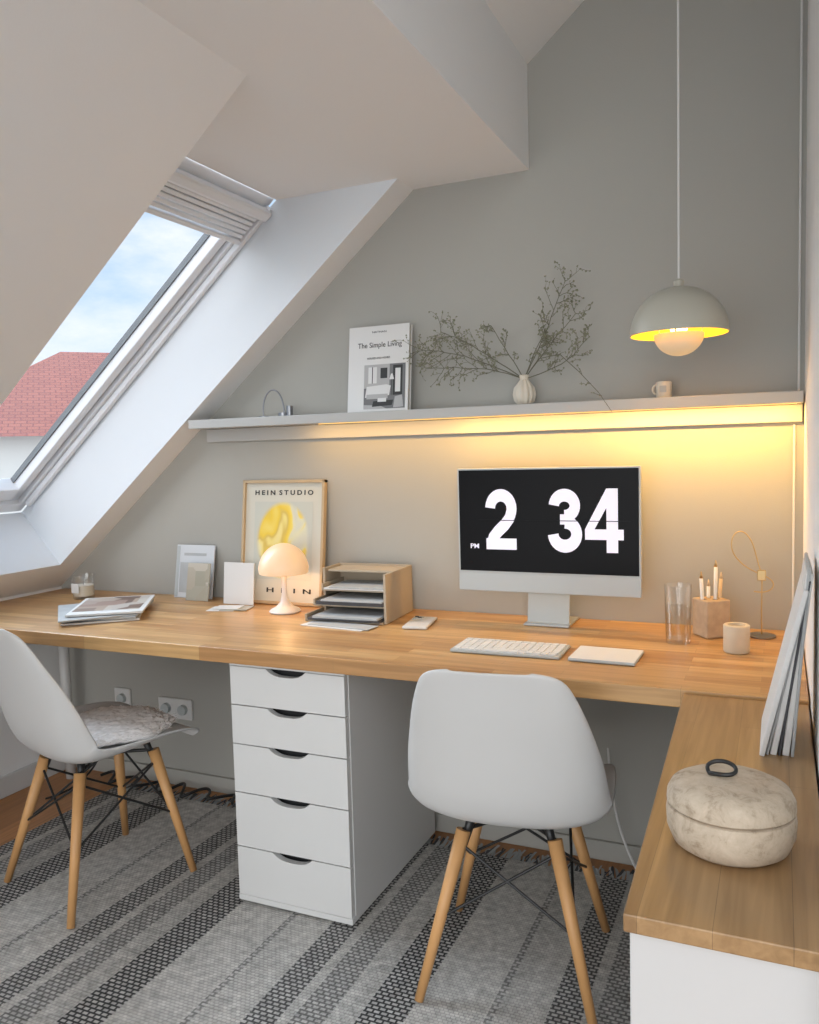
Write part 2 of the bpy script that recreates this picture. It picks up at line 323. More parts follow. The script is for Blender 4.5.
# ------------------------------------------------------------------ DRAWER UNIT
du=root('drawer_unit',(-1.195,-.336,.0105))
hw=.18
box('carcass_left',-hw,-hw+.016,-.27,.28,.012,.685,M['white'],du,bevel=.001)
box('carcass_right',hw-.016,hw,-.27,.28,.012,.685,M['white'],du,bevel=.001)
box('carcass_back',-hw+.016,hw-.016,.265,.28,.012,.685,M['white'],du)
box('carcass_top',-hw,hw,-.29,.28,.675,.6875,M['white'],du,bevel=.001)
box('carcass_base',-hw,hw,-.29,.28,.008,.024,M['white'],du,bevel=.001)
box('plinth',-hw+.02,hw-.02,-.26,.26,.0,.008,M['grey'],du)
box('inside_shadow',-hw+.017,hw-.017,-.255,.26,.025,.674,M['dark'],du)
zz=[.675,.566,.456,.319,.164,.024]
for i in range(5):
    zt,zb=zz[i]-.0015,zz[i+1]+.0015; hx2=hw-.002
    outline=[(-hx2,zb),(hx2,zb),(hx2,zt)]
    n=12; nw=.062; nd=.019
    for k in range(n+1):
        t=k/n; xx=nw*(1-2*t); outline.append((xx,zt-nd*min(1,(1-abs(2*t-1)**3.2)*1.0)))
    outline.append((-hx2,zt))
    bm=bmesh.new(); vf=[bm.verts.new((x,-.290,z)) for x,z in outline]; f_=bm.faces.new(vf)
    ex_=bmesh.ops.extrude_face_region(bm,geom=[f_]); bmesh.ops.translate(bm,vec=(0,.018,0),verts=[v for v in ex_['geom'] if isinstance(v,bmesh.types.BMVert)])
    mobj('drawer_front_%d'%(i+1),bm2('drawer_front_%d'%(i+1),bm),M['white'],du)
# ------------------------------------------------------------------ SIDE CABINET (left side tapers very slightly out of square with the wall)
ZC=.733
cb=root('low_cabinet',(-.06,-1.105,0))
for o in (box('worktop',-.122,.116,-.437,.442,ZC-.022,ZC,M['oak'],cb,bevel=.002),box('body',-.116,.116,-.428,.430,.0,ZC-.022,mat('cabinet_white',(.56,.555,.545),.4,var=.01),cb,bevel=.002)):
    for v in o.data.vertices:
        if v.co.x<0: v.co.x+=.024*(.44-v.co.y)/.88
# ------------------------------------------------------------------ SHELL CHAIRS
def catm(P,n):
    out=[]
    for i in range(len(P)-1):
        p0=P[max(0,i-1)];p1=P[i];p2=P[i+1];p3=P[min(len(P)-1,i+2)]
        for k in range(n):
            t=k/n
            out.append(tuple(.5*((2*b)+(-a+c)*t+(2*a-5*b+4*c-d_)*t*t+(-a+3*b-3*c+d_)*t**3) for a,b,c,d_ in zip(p0,p1,p2,p3)))
    out.append(P[-1]); return out
def chair(name,loc,rotz,dz=0,hs_=1):
    c=root(name,loc,rotz)
    prof=[(.235,.405,.150,.000),(.232,.425,.185,.004),(.20,.440,.212,.012),(.13,.443,.226,.025),(.04,.432,.232,.040),(-.05,.420,.232,.055),(-.12,.418,.232,.068),(-.170,.440,.231,.078),(-.200,.495,.226,.080),(-.220,.565,.218,.072),(-.240,.640,.202,.058),(-.260,.710,.184,.042),(-.276,.768,.164,.030),(-.284,.797,.148,.022),(-.289,.814,.122,.014),(-.291,.822,.086,.008)]
    prof=[(y,(z if z<.45 else .45+(z-.45)*hs_)+dz,h,cv) for y,z,h,cv in prof]
    rows=catm(prof,3); nc=24; vs=[];fs=[]
    n=len(rows)
    for i,(y,z,h,cv) in enumerate(rows):
        a=rows[max(0,i-1)];b=rows[min(n-1,i+1)]
        ty,tz=b[0]-a[0],b[1]-a[1]; l=math.hypot(ty,tz) or 1; ny,nz=tz/l,-ty/l
        for k in range(nc+1):
            u=-1+2*k/nc; off=cv*abs(u)**2.4
            vs.append((h*math.sin(u*math.pi/2*.92)/math.sin(math.pi/2*.92),y+ny*off,z+nz*off))
    for i in range(n-1):
        for k in range(nc): fs.append((i*(nc+1)+k,i*(nc+1)+k+1,(i+1)*(nc+1)+k+1,(i+1)*(nc+1)+k))
    me=bpy.data.meshes.new('seat_shell'); me.from_pydata(vs,[],fs)
    o=mobj('seat_shell',me,M['plastic'],c,smooth=True)
    md=o.modifiers.new('sol','SOLIDIFY'); md.thickness=.006; md.offset=0
    md=o.modifiers.new('sub','SUBSURF'); md.levels=1; md.render_levels=1
    zt_=.385+dz
    tops=[(-.105,.125,zt_),(.105,.125,zt_),(-.105,-.105,zt_),(.105,-.105,zt_)]
    feet=[(-.195,.185,0.0),(.195,.185,0.0),(-.195,-.20,0.0),(.195,-.20,0.0)]
    for i,(t,f) in enumerate(zip(tops,feet)):
        limb('leg_%d'%(i+1),f,t,.0105,.017,M['beech'],c)
        limb('mount_%d'%(i+1),(t[0],t[1],t[2]-.03),(t[0]*.8,t[1]*.85,.425+dz),.008,.012,M['black'],c,12)
    def on(i,k): return tuple(Vector(tops[i]).lerp(Vector(feet[i]),k))
    for j,(a,b) in enumerate([(0,1),(1,3),(3,2),(2,0)]):
        tube('brace_%da'%(j+1),[on(a,.08),on(b,.52)],.0035,M['black'],c,spline='POLY'); tube('brace_%db'%(j+1),[on(b,.08),on(a,.52)],.0035,M['black'],c,spline='POLY')
    tube('bracket_rail_1',[tops[0],tops[3]],.005,M['black'],c,spline='POLY'); tube('bracket_rail_2',[tops[1],tops[2]],.005,M['black'],c,spline='POLY')
    return c
ch1=chair('shell_chair',(-.572,-.600,.0115),math.radians(7),-.017,.965)
ch2=chair('shell_chair.001',(-1.848,-.655,.0115),math.radians(-17),-.012)
pad=root('sheepskin_seat_pad',(-1.835,-.61,.440),math.radians(-17))
bm=bmesh.new(); bmesh.ops.create_icosphere(bm,subdivisions=6,radius=1)
for v in bm.verts:
    a=math.atan2(v.co.y,v.co.x); rr=.18*(1+.05*math.sin(3*a)+.03*math.sin(7*a+1)); p=v.co.copy()
    nn=noise.noise(p*9)*.4+noise.noise(p*26)*.45
    v.co=Vector((p.x*rr*(1+nn*.06),p.y*rr*(1+nn*.06),.016+p.z*.018+(nn*.011 if p.z>-.2 else 0)))
M['fur']=mat('sheepskin_wool',(.90,.86,.83),.95,var=.06,nscale=60,spec=.05)
mobj('wool_pad',bm2('wool_pad',bm),M['fur'],pad,smooth=True)
bm=bmesh.new()
for i in range(700):
    a=random.uniform(0,6.283); q=random.uniform(.75,1); rr=.182*q*(1+.05*math.sin(3*a)+.03*math.sin(7*a+1)); x,y=rr*math.cos(a),rr*math.sin(a); z=.014+.014*math.sqrt(max(0,1-q*q))
    dx,dy=random.uniform(-.012,.012)+x*.10,random.uniform(-.012,.012)+y*.10; h=random.uniform(-.004,.006); wv=.003
    v=[bm.verts.new(p) for p in ((x-wv,y,z-.002),(x+wv,y,z-.002),(x+dx,y+dy,z+h))]; bm.faces.new(v)
mobj('wool_tufts',bm2('wool_tufts',bm),M['fur'],pad)
# ------------------------------------------------------------------ WALL SHELF + LED
sh=root('wall_shelf',(-.92,-.06,0))
box('shelf_board',-.965,.975,-.06,.058,1.354,1.384,M['shelf'],sh,bevel=.002)
box('wall_batten',-.965,.975,.038,.058,1.307,1.353,M['shelf'],sh,bevel=.002)
led=emis('led_tape_glow',(1,.62,.20),1.0)
box('led_tape',-.45,.96,-.046,-.040,1.3515,1.3538,led,sh)
def area(name,loc,sx,sy,power,col,rot):
    l=bpy.data.lights.new(name,'AREA'); l.shape='RECTANGLE'; l.size=sx; l.size_y=sy; l.energy=power; l.color=col
    o=bpy.data.objects.new(name,l); COL.objects.link(o); o.location=loc; o.rotation_euler=rot; return o
warm=(1,.56,.13)
for nm,xa,xb,pw in (('led_strip_light_a',-.42,.04,2.5),('led_strip_light_b',-.92,-.42,1.5),('led_strip_light_c',-1.45,-.92,.7)):
    o=area(nm,((xa+xb)/2+.92,-.045,1.349),xb-xa,.008,pw,warm,(math.radians(18),0,0)); o.parent=sh
# ------------------------------------------------------------------ COMPUTER
pc=root('desktop_computer',(-.612,-.13,.741))
box('display_body',-.268,.268,-.008,.004,.094,.460,M['alu'],pc,bevel=.004)
box('chin',-.267,.267,-.0095,-.007,.095,.150,M['chin'],pc,bevel=.001)
box('bezel',-.267,.267,-.0095,-.007,.150,.459,M['chin'],pc,bevel=.001)
box('screen',-.262,.262,-.0105,-.0092,.155,.454,M['screen'],pc)
digit('clock_digit_1','2',-.180,-.083,.220,.398,-.0112,M['digit'],pc)
digit('clock_digit_2','3',.008,.107,.216,.398,-.0112,M['digit'],pc)
digit('clock_digit_3','4',.114,.221,.218,.398,-.0112,M['digit'],pc)
text('clock_pm','PM',-.228,-.202,.222,.236,-.0112,M['digit'],pc,bold=.012)
box('flip_split',-.20,.24,-.0125,-.0117,.3055,.3075,M['screen'],pc)
box('stand_neck',-.062,.062,.02,.026,.004,.25,M['chin'],pc,bevel=.002,rot=(math.radians(-7),0,0))
box('stand_foot',-.067,.067,-.022,.120,.0,.006,M['alu'],pc,bevel=.002)
# ------------------------------------------------------------------ KEYBOARD / TRACKPAD / PHONE
kb=root('keyboard',(-.628,-.443,.741),math.radians(1))
box('case',-.142,.142,-.066,.066,.0,.008,M['chin'],kb,bevel=.003)
bm=bmesh.new()
for rI in range(6):
    y=.052-rI*.0205
    xs=-.134
    while xs<.12:
        wk=.0165
        if rI==5 and -.06<xs<-.03: wk=.09
        wk=min(wk,.134-xs)
        mtx=Matrix.Translation((xs+wk/2,y,.0095))@Matrix.Diagonal((wk,.0165 if rI else .011,.003,1)); bmesh.ops.create_cube(bm,size=1,matrix=mtx); xs+=wk+.0028
mobj('keys',bm2('keys',bm),M['keys'],kb)
tp=root('trackpad',(-.384,-.443,.741),math.radians(-1))
box('trackpad_slab',-.08,.08,-.066,.066,0,.0075,M['chin'],tp,bevel=.0035,seg=3); box('touch_surface',-.0785,.0785,-.0645,.0645,.007,.0085,M['keys'],tp,bevel=.0006)
ph=root('phone',(-.975,-.225,.741),math.radians(10))
box('phone_body',-.037,.037,-.074,.074,0,.009,M['white'],ph,bevel=.004,seg=3); box('camera_plate',-.03,.0,.03,.062,.0085,.012,M['chin'],ph,bevel=.002)
lathe('camera_lens_1',[(0,.0115),(.006,.0115),(.006,.0135),(0,.0135)],M['black'],ph,(-.022,.052,0),16); lathe('camera_lens_2',[(0,.0115),(.006,.0115),(.006,.0135),(0,.0135)],M['black'],ph,(-.010,.040,0),16)
# ------------------------------------------------------------------ RIGHT DESK ITEMS
gl=root('drinking_glass',(-.238,-.235,.741))
lathe('glass_wall',[(0,0),(.029,0),(.031,.004),(.035,.152),(.0335,.152),(.0295,.012),(0,.012)],M['glass'],gl)
lathe('water',[(.0302,.014),(.0322,.095),(0,.095)],glassmat('water',(.975,.98,.98),.3,.05),gl)
pb=root('pencil_block',(-.165,-.125,.741),math.radians(38))
box('wood_block',-.035,.035,-.035,.035,0,.10,mat('acacia_block',(.48,.34,.215),.55,var=.25,nscale=45),pb,bevel=.003)
for i,(x,y,h,tx) in enumerate([(-.022,.0,.175,-.008),(.0,.012,.15,.0),(.004,-.012,.205,.002),(.02,.0,.17,.01)]):
    limb('pencil_%d'%(i+1),(x,y,.02),(x+tx,y,h-.018),.0048,.0048,M['paper'] if i!=3 else M['lightwood'],pb,10); limb('pencil_tip_%d'%(i+1),(x+tx,y,h-.018),(x+tx*1.05,y,h),.0048,.001,M['lightwood'] if i%2 else M['brass'],pb,10)
    lathe('hole_%d'%(i+1),[(0,.1003),(.007,.1003)],M['dark'],pb,(x,y,0),14)
cp=root('tealight_cup',(-.094,-.29,.741))
lathe('cup_body',[(0,0),(.029,0),(.031,.003),(.031,.066),(.029,.068),(.022,.068),(.021,.060),(0,.060)],mat('pale_wood_cup',(.62,.53,.40),.6,var=.08,nscale=40),cp)
ws=root('wire_sculpture',(-.040,-.10,.741))
lathe('base_disc',[(0,0),(.035,0),(.035,.004),(.03,.006),(0,.006)],M['steel'],ws)
tube('brass_stem',[(0,0,.005),(-.002,0,.06),(0,0,.12),(.0,0,.175)],.0019,M['brass'],ws)
tube('brass_arc',[(0,0,.165),(-.012,0,.20),(-.02,0,.25),(-.045,0,.285),(-.072,0,.275),(-.078,0,.24),(-.068,0,.21),(-.03,0,.175),(.02,0,.16),(.035,0,.135),(.01,0,.115),(-.02,0,.12)],.0018,M['brass'],ws)
box('brass_weight',-.012,.010,-.006,.006,.150,.178,M['brass'],ws,bevel=.002)
# ------------------------------------------------------------------ STONE BOX
sb=root('lidded_stone_box',(-.056,-1.330,ZC+.0005)); sb.scale=(.87,.87,.97)
lathe('bowl_body',[(0,0),(.070,0),(.083,.008),(.091,.026),(.092,.045),(.0905,.0545),(.088,.056),(0,.056)],M['stone'],sb,seg=64)
lathe('stone_lid',[(0,.0575),(.088,.0575),(.0912,.060),(.0905,.070),(.084,.0815),(.070,.088),(.04,.091),(0,.092)],M['stone'],sb,seg=64)
tube('leather_loop',[(-.030,.010,.0925),(-.036,.016,.098),(-.030,.024,.104),(-.010,.026,.107),(.006,.016,.105),(.010,.004,.1),(-.002,-.006,.0965),(-.020,-.002,.0965),(-.030,.006,.0935)],.0030,M['black'],sb)
# ------------------------------------------------------------------ MAGAZINES LEANING RIGHT WALL
mg=root('leaning_magazines',(-.028,-.885,ZC+.0005))
mats=[M['paper'],M['paperg'],M['paper'],M['paperd'],M['paper'],M['paperg']]
x=0
for i in range(6):
    t=[.008,.004,.010,.004,.011,.005][i]; h=[.29,.285,.30,.30,.31,.32][i]; ang=math.radians([13,12,10.2,8.4,6.4,4.2][i]); dd=[.0,.008,.012,.010,.014,.01][i]
    bm=bmesh.new(); bmesh.ops.create_cube(bm,size=1,matrix=Matrix.Translation((t/2,dd,h/2))@Matrix.Diagonal((t,.20,h,1)))
    bmesh.ops.bevel(bm,geom=bm.edges[:],offset=.0012,segments=1,affect='EDGES')
    mobj('magazine_%d'%(i+1),bm2('magazine',bm),mats[i],mg,(x,0,.0),(0,ang,0)); x+=t+.0022
# ------------------------------------------------------------------ LETTER TRAY
lt=root('letter_tray',(-1.205,-.165,.741),math.radians(3))
T_=M['tray']
box('side_right',.122,.130,-.10,.12,0,.150,T_,lt,bevel=.001)
box('side_left',-.130,-.122,.0,.12,0,.150,T_,lt,bevel=.001)
box('back_panel',-.130,.130,.114,.122,0,.150,T_,lt,bevel=.001)
for i,z in enumerate((.0,.042,.084)):
    f0=-.11+i*.035
    box('tray_floor_%d'%(i+1),-.140+i*.012,.122,f0,.114,z,z+.006,T_,lt,bevel=.001)
    box('tray_lip_%d'%(i+1),-.140+i*.012,-.134+i*.012,f0,.114,z,z+.022,T_,lt,bevel=.001)
    box('papers_%d'%(i+1),-.125+i*.012,.115,f0-.012,.10,z+.0065,z+[.014,.018,.012][i],[M['paperd'],M['paperd'],M['paper']][i],lt,bevel=.001)
    box('sheets_%d'%(i+1),-.105+i*.012,.112,f0-.018,.09,z+[.0145,.0185,.0125][i],z+[.021,.023,.016][i],[M['paperg'],M['paperg'],M['paperg']][i],lt,bevel=.001)
box('top_panel',-.115,.130,.01,.122,.138,.144,T_,lt,bevel=.001)
ps=root('paper_sheets',(-1.195,-.305,.7405),math.radians(-6))
box('sheet_1',-.12,.10,-.05,.025,0,.002,M['paper'],ps); box('sheet_2',-.10,.115,-.04,.022,.002,.004,M['paperg'],ps)
# ------------------------------------------------------------------ TABLE LAMP
tl=root('table_lamp',(-1.480,-.175,.741))
lathe('lamp_base',[(0,0),(.050,0),(.052,.004),(.047,.010),(.030,.018),(.014,.034),(.009,.060),(.0085,.10),(.010,.135),(.0,.135)],M['white'],tl)
M['dome']=mat('opal_lamp_dome',(.66,.53,.38),.35,emit=(1,.54,.24),estr=.36,var=.01)
pr=[(.080,.130)]
for k in range(1,13):
    a=k/12*math.pi/2; pr.append((.083*math.cos(a),.135+.092*math.sin(a)))
pr2=[(max(0,r-.003),z-.002) for r,z in reversed(pr)]
lathe('lamp_dome',pr+pr2,M['dome'],tl)
def point(name,loc,power,col,r=.02,parent=None):
    l=bpy.data.lights.new(name,'POINT'); l.energy=power; l.color=col; l.shadow_soft_size=r
    o=bpy.data.objects.new(name,l); COL.objects.link(o); o.location=loc
    if parent: o.parent=parent
    return o
point('lamp_bulb',(0,0,.155),.5,(1,.62,.30),.015,tl)
# ------------------------------------------------------------------ POSTER
pf=root('framed_poster',(-1.568,-.065,.741)); pf.rotation_euler=(math.radians(-7),0,0)
W_,H_=.166,.430
fm=mat('oak_frame',(.50,.37,.22),.5,var=.1,nscale=20)
box('frame_left',-W_,-W_+.010,-.01,.01,0,H_,fm,pf,bevel=.001); box('frame_right',W_-.010,W_,-.01,.01,0,H_,fm,pf,bevel=.001)
box('frame_top',-W_,W_,-.01,.01,H_-.010,H_,fm,pf,bevel=.001); box('frame_bottom',-W_,W_,-.01,.01,0,.010,fm,pf,bevel=.001)
box('poster_paper',-W_+.01,W_-.01,.0,.006,.01,H_-.01,mat('poster_cream',(.60,.575,.49),.7,var=.02),pf)
box('backing',-W_+.005,W_-.005,.006,.009,.005,H_-.005,M['tray'],pf)
def artmat():
    m,nt,b=_nt('poster_artwork'); L=nt.links.new
    tc=N(nt,'ShaderNodeTexCoord'); mp=N(nt,'ShaderNodeMapping'); mp.inputs['Location'].default_value=(.31,.2,.17); mp.inputs['Rotation'].default_value=(0,.6,0); mp.inputs['Scale'].default_value=(1,1,.55); L(tc.outputs['Object'],mp.inputs[0])
    no=N(nt,'ShaderNodeTexNoise'); no.inputs['Scale'].default_value=10; no.inputs['Detail'].default_value=1.0; no.inputs['Distortion'].default_value=1.3; L(mp.outputs[0],no.inputs['Vector'])
    rp=N(nt,'ShaderNodeValToRGB'); e=rp.color_ramp.elements; e[0].position=.28; e[0].color=(.62,.61,.52,1); e[1].position=.80; e[1].color=(.78,.70,.40,1)
    for p,c in ((.36,(.70,.66,.44)),(.40,(.82,.64,.14)),(.53,(.80,.56,.05)),(.62,(.66,.47,.10)),(.67,(.80,.66,.22))):
        q=e.new(p); q.color=(*c,1)
    L(no.outputs['Fac'],rp.inputs[0])
    mp2=N(nt,'ShaderNodeMapping'); mp2.inputs['Location'].default_value=(0,0,-.222*7.2); mp2.inputs['Scale'].default_value=(9.0,1,7.2); L(tc.outputs['Object'],mp2.inputs[0])
    ln=N(nt,'ShaderNodeVectorMath',operation='LENGTH'); L(mp2.outputs[0],ln.inputs[0])
    r2=N(nt,'ShaderNodeValToRGB'); r2.color_ramp.elements[0].position=.86; r2.color_ramp.elements[0].color=(0,0,0,1); r2.color_ramp.elements[1].position=.98; r2.color_ramp.elements[1].color=(1,1,1,1); L(ln.outputs['Value'],r2.inputs[0])
    mx=N(nt,'ShaderNodeMix',data_type='RGBA'); L(r2.outputs[0],mx.inputs[0]); L(rp.outputs[0],mx.inputs[6]); mx.inputs[7].default_value=(.54,.54,.47,1)
    L(mx.outputs[2],b.inputs['Base Color']); b.inputs['Roughness'].default_value=.6
    return m
poly('art_print',[[(-.118,-.0008,.085),(.118,-.0008,.085),(.118,-.0008,.355),(-.118,-.0008,.355)]],artmat(),pf)
text('poster_title','H E I N  S T U D I O',-.118,.118,.378,.395,-.001,M['ink'],pf,bold=.025)
text('poster_caption','H  E  I  N',-.06,.118,.040,.056,-.001,M['ink'],pf,bold=.02)
# ------------------------------------------------------------------ CARDS
def card(name,x0,x1,y,h,ang,m,t=.004,rz=0):
    c=root(name,((x0+x1)/2,y,.7415),rz); o=box('board',-(x1-x0)/2,(x1-x0)/2,0,t,0,h,m,c,bevel=.0008); c.rotation_euler=(math.radians(-ang),0,rz); return c
c1=card('booklet',-2.04,-1.87,-.055,.195,10,mat('booklet_white',(.62,.64,.66),.5,var=.02),.006)
box('printed_photo',-.065,.06,-.001,0,.02,.13,M['paperg'],c1); box('printed_band',-.083,-.070,-.001,0,.004,.19,M['chin'],c1); box('printed_heading',-.05,.05,-.001,0,.155,.165,M['paperg'],c1)
c2=card('picture_card',-1.955,-1.855,-.095,.135,11,M['mag2'],.003)
c3=card('blank_card',-1.775,-1.650,-.112,.145,6,M['paper'],.004)
sc=root('postcards',(-1.69,-.175,.7405),math.radians(15))
box('postcard_1',-.075,.02,-.05,.03,0,.0015,M['paper'],sc); box('postcard_2',-.03,.065,-.045,.035,.0016,.003,M['mag2'],sc); box('postcard_3',-.06,.03,-.03,.035,.0031,.0045,M['paper'],sc)
# ------------------------------------------------------------------ MAGAZINE STACK + CANDLE
ms=root('magazine_stack',(-2.05,-.37,.741),math.radians(33))
for i,(dx,dy,rz,m,t) in enumerate([(-.01,-.01,6,M['paper'],.006),(.0,.0,-2,M['paperg'],.007),(-.035,-.02,14,M['paperg'],.005),(.012,.008,1,M['paper'],.007)]):
    o=box('magazine_%d'%(i+1),-.118,.118,-.155,.155,i*.0072,i*.0072+t,m,ms,bevel=.001,rot=(0,0,math.radians(rz))); o.location.x+=dx; o.location.y+=dy
o=box('cover_photo',-.095,.115,-.10,.15,.0287,.0292,M['mag1'],ms)
cg=root('candle_glass',(-2.37,-.165,.741))
lathe('glass_jar',[(0,0),(.036,0),(.039,.004),(.041,.088),(.0385,.088),(.0365,.01),(0,.01)],M['glass'],cg)
lathe('wax',[(0,.011),(.036,.011),(.0365,.05),(0,.05)],M['wax'],cg); box('label',-.018,.018,-.0415,-.040,.025,.06,M['paper'],cg); limb('wick',(0,0,.05),(0,0,.06),.001,.001,M['ink'],cg,6)
# ------------------------------------------------------------------ SHELF ITEMS
SZ=1.385
bk=root('coffee_table_book',(-1.165,-.085,SZ),0); bk.rotation_euler=(math.radians(-7),0,0)
box('cover',-.105,.105,0,.004,0,.275,M['paper'],bk,bevel=.001); box('back_cover',-.105,.105,.021,.024,0,.275,M['paper'],bk,bevel=.001)
box('spine',-.108,-.104,0,.024,0,.275,M['paper'],bk,bevel=.001); box('pages',-.103,.102,.004,.021,.003,.272,mat('page_edges',(.6,.57,.5),.8),bk)
# monochrome interior photograph printed on the cover: wall, window, sofa, table, plant shapes
g1=mat('print_light_grey',(.42,.41,.40),.5); g2=mat('print_mid_grey',(.16,.16,.16),.5); g3=mat('print_dark',(.03,.03,.03),.5); g4=mat('print_white',(.68,.67,.65),.5)
def pr_(n,pts,k,m): poly(n,[[(x,-.0004-.0001*k,z) for x,z in pts]],m,bk)
R4=lambda a,b,c,e:[(a,c),(b,c),(b,e),(a,e)]
pr_('photo_ground',R4(-.05,.095,.008,.150),1,g2); pr_('photo_wall',R4(-.05,.04,.075,.150),2,g1); pr_('photo_window',R4(-.035,-.005,.09,.142),3,g4)
pr_('photo_window_bar',R4(-.022,-.019,.09,.142),4,g3); pr_('photo_picture',R4(.008,.032,.105,.138),3,g3); pr_('photo_door',R4(.052,.085,.05,.145),2,g3); pr_('photo_door_light',R4(.060,.078,.06,.135),3,g4)
pr_('photo_sofa',[(-.045,.045),(.04,.05),(.045,.08),(.03,.085),(-.04,.08)],4,g4); pr_('photo_sofa_seat',R4(-.04,.035,.040,.055),5,g1); pr_('photo_table',[(-.02,.015),(.05,.018),(.055,.035),(-.015,.033)],5,g3); pr_('photo_books',R4(.0,.03,.030,.042),6,g4)
pr_('photo_chair',[(.055,.01),(.09,.012),(.085,.05),(.06,.045)],5,g1); pr_('photo_rug',[(-.05,.008),(.03,.008),(.01,.018),(-.05,.022)],4,g1); pr_('photo_lamp',[(.040,.10),(.056,.10),(.051,.118),(.045,.118)],6,g4); pr_('photo_lamp_stem',R4(.047,.049,.05,.10),6,g3)
text('title','The Simple Living',-.075,.08,.200,.222,-.0004,M['ink'],bk); text('subtitle','HOUSES AND HOMES',-.04,.04,.168,.174,-.0004,M['ink'],bk)
text('author','NATHAN',-.025,.025,.252,.258,-.0004,M['ink'],bk)
va=root('bud_vase_with_branches',(-.692,-.055,SZ))
lathe('vase',[(0,0),(.020,0),(.030,.012),(.034,.030),(.030,.050),(.018,.066),(.012,.074),(.014,.086),(.012,.088),(.009,.074),(.0,.06)],M['cream'],va,ribs=12,ribamp=.05,seg=96)
def vnoise(): return random.uniform(-1,1)
twpts=[]; buds=[]
def branch(p,target,L,r,depth,wob=.05):
    n=max(4,int(L/.022)); p=Vector(p); t=Vector(target); pts=[p.copy()]
    side=Vector((vnoise(),vnoise()*.3,vnoise()))*L*wob; prev=p.copy()
    for i in range(1,n+1):
        k=i/n; q=p.lerp(t,k)+side*math.sin(k*math.pi)+Vector((vnoise(),vnoise()*.5,vnoise()))*.0035*k*(1 if i<n else 0)
        q.y=min(q.y,.04); pts.append(q); dd=(q-prev).normalized(); prev=q.copy()
        if depth<2 and k>(.28 if depth==0 else .15):
            for _ in range(1 if depth else 2):
                if random.random()<.78:
                    sgn=random.choice((-1,1)); perp=Vector((-dd.z,0,dd.x))*sgn
                    sd=(dd*.8+perp*random.uniform(.4,1.0)+Vector((0,vnoise()*.5,0))).normalized()
                    l=L*random.uniform(.10,.24) if depth==0 else L*random.uniform(.3,.5)
                    l=min(l,.085); e_=q+sd*l
                    branch(q,e_,l,r*.6,depth+1,.12)
        if depth>=1 and random.random()<.6: buds.append(q+Vector((vnoise(),vnoise(),vnoise()))*.004)
    buds.append(pts[-1]); twpts.append((pts,r))
mouth=(0,0,.075)
for t,wb_ in (((.130,-.015,.345),.06),((.06,.0,.20),.08),((-.32,-.05,.175),.10),((-.25,-.03,.23),.08),((.20,-.03,.18),.10),((-.10,.0,.24),.08),((-.29,-.06,.12),.12),((.16,-.02,.25),.08)): branch(mouth,t,(Vector(t)-Vector(mouth)).length,.0015,0,wb_)
twpts.append(([Vector(q) for q in ((0,0,.075),(.05,-.02,.13),(.12,-.05,.135),(.18,-.075,.08),(.235,-.085,.02),(.272,-.09,-.035))],.0013))
for q in ((.10,-.04,.137),(.15,-.06,.11),(.19,-.08,.07),(.215,-.085,.045),(.245,-.087,.01)): branch(q,(Vector(q)+Vector((vnoise(),-.2,vnoise()*.6)).normalized()*.03),.03,.0008,2)
cu=bpy.data.curves.new('branches','CURVE'); cu.dimensions='3D'; cu.bevel_depth=1; cu.bevel_resolution=0
for pts,r in twpts:
    sp=cu.splines.new('POLY'); sp.points.add(len(pts)-1)
    for i,q in enumerate(pts): sp.points[i].co=(*q,1); sp.points[i].radius=r*(1-.5*i/len(pts))
tmp=bpy.data.objects.new('tmp',cu); COL.objects.link(tmp); bpy.context.view_layer.update()
me=bpy.data.meshes.new_from_object(tmp); bpy.data.objects.remove(tmp); mobj('branches',me,M['twig'],va)
bm=bmesh.new()
for q in buds: bmesh.ops.create_icosphere(bm,subdivisions=1,radius=random.uniform(.0014,.0030),matrix=Matrix.Translation(q))
mobj('buds',bm2('buds',bm),M['bud'],va)
ar=root('wire_arc_ornament',(-1.555,-.065,SZ))
tube('arc',[(-.052,0,.0),(-.058,0,.035),(-.04,0,.085),(-.005,0,.095),(.022,0,.07),(.03,0,.03),(.03,0,.01)],.0028,M['steel'],ar)
lathe('weight',[(0,0),(.011,0),(.011,.034),(0,.034)],M['steel'],ar,(.052,0,0),24); lathe('foot',[(0,0),(.017,0),(.017,.004),(0,.004)],M['steel'],ar,(-.052,0,0),24); lathe('foot_r',[(0,0),(.017,0),(.017,.012),(0,.012)],M['steel'],ar,(.026,0,0),24)
sm=root('mini_mug',(-.292,-.065,SZ))
lathe('mug_body',[(0,0),(.019,0),(.021,.003),(.021,.042),(.019,.044),(.018,.042),(.018,.005),(0,.005)],M['cream'],sm,seg=32)
tube('mug_handle',[(-.019,0,.036),(-.034,0,.036),(-.034,0,.012),(-.019,0,.010)],.0025,M['cream'],sm); box('printed_label',-.009,.009,-.0225,-.0205,.014,.032,M['paperg'],sm)
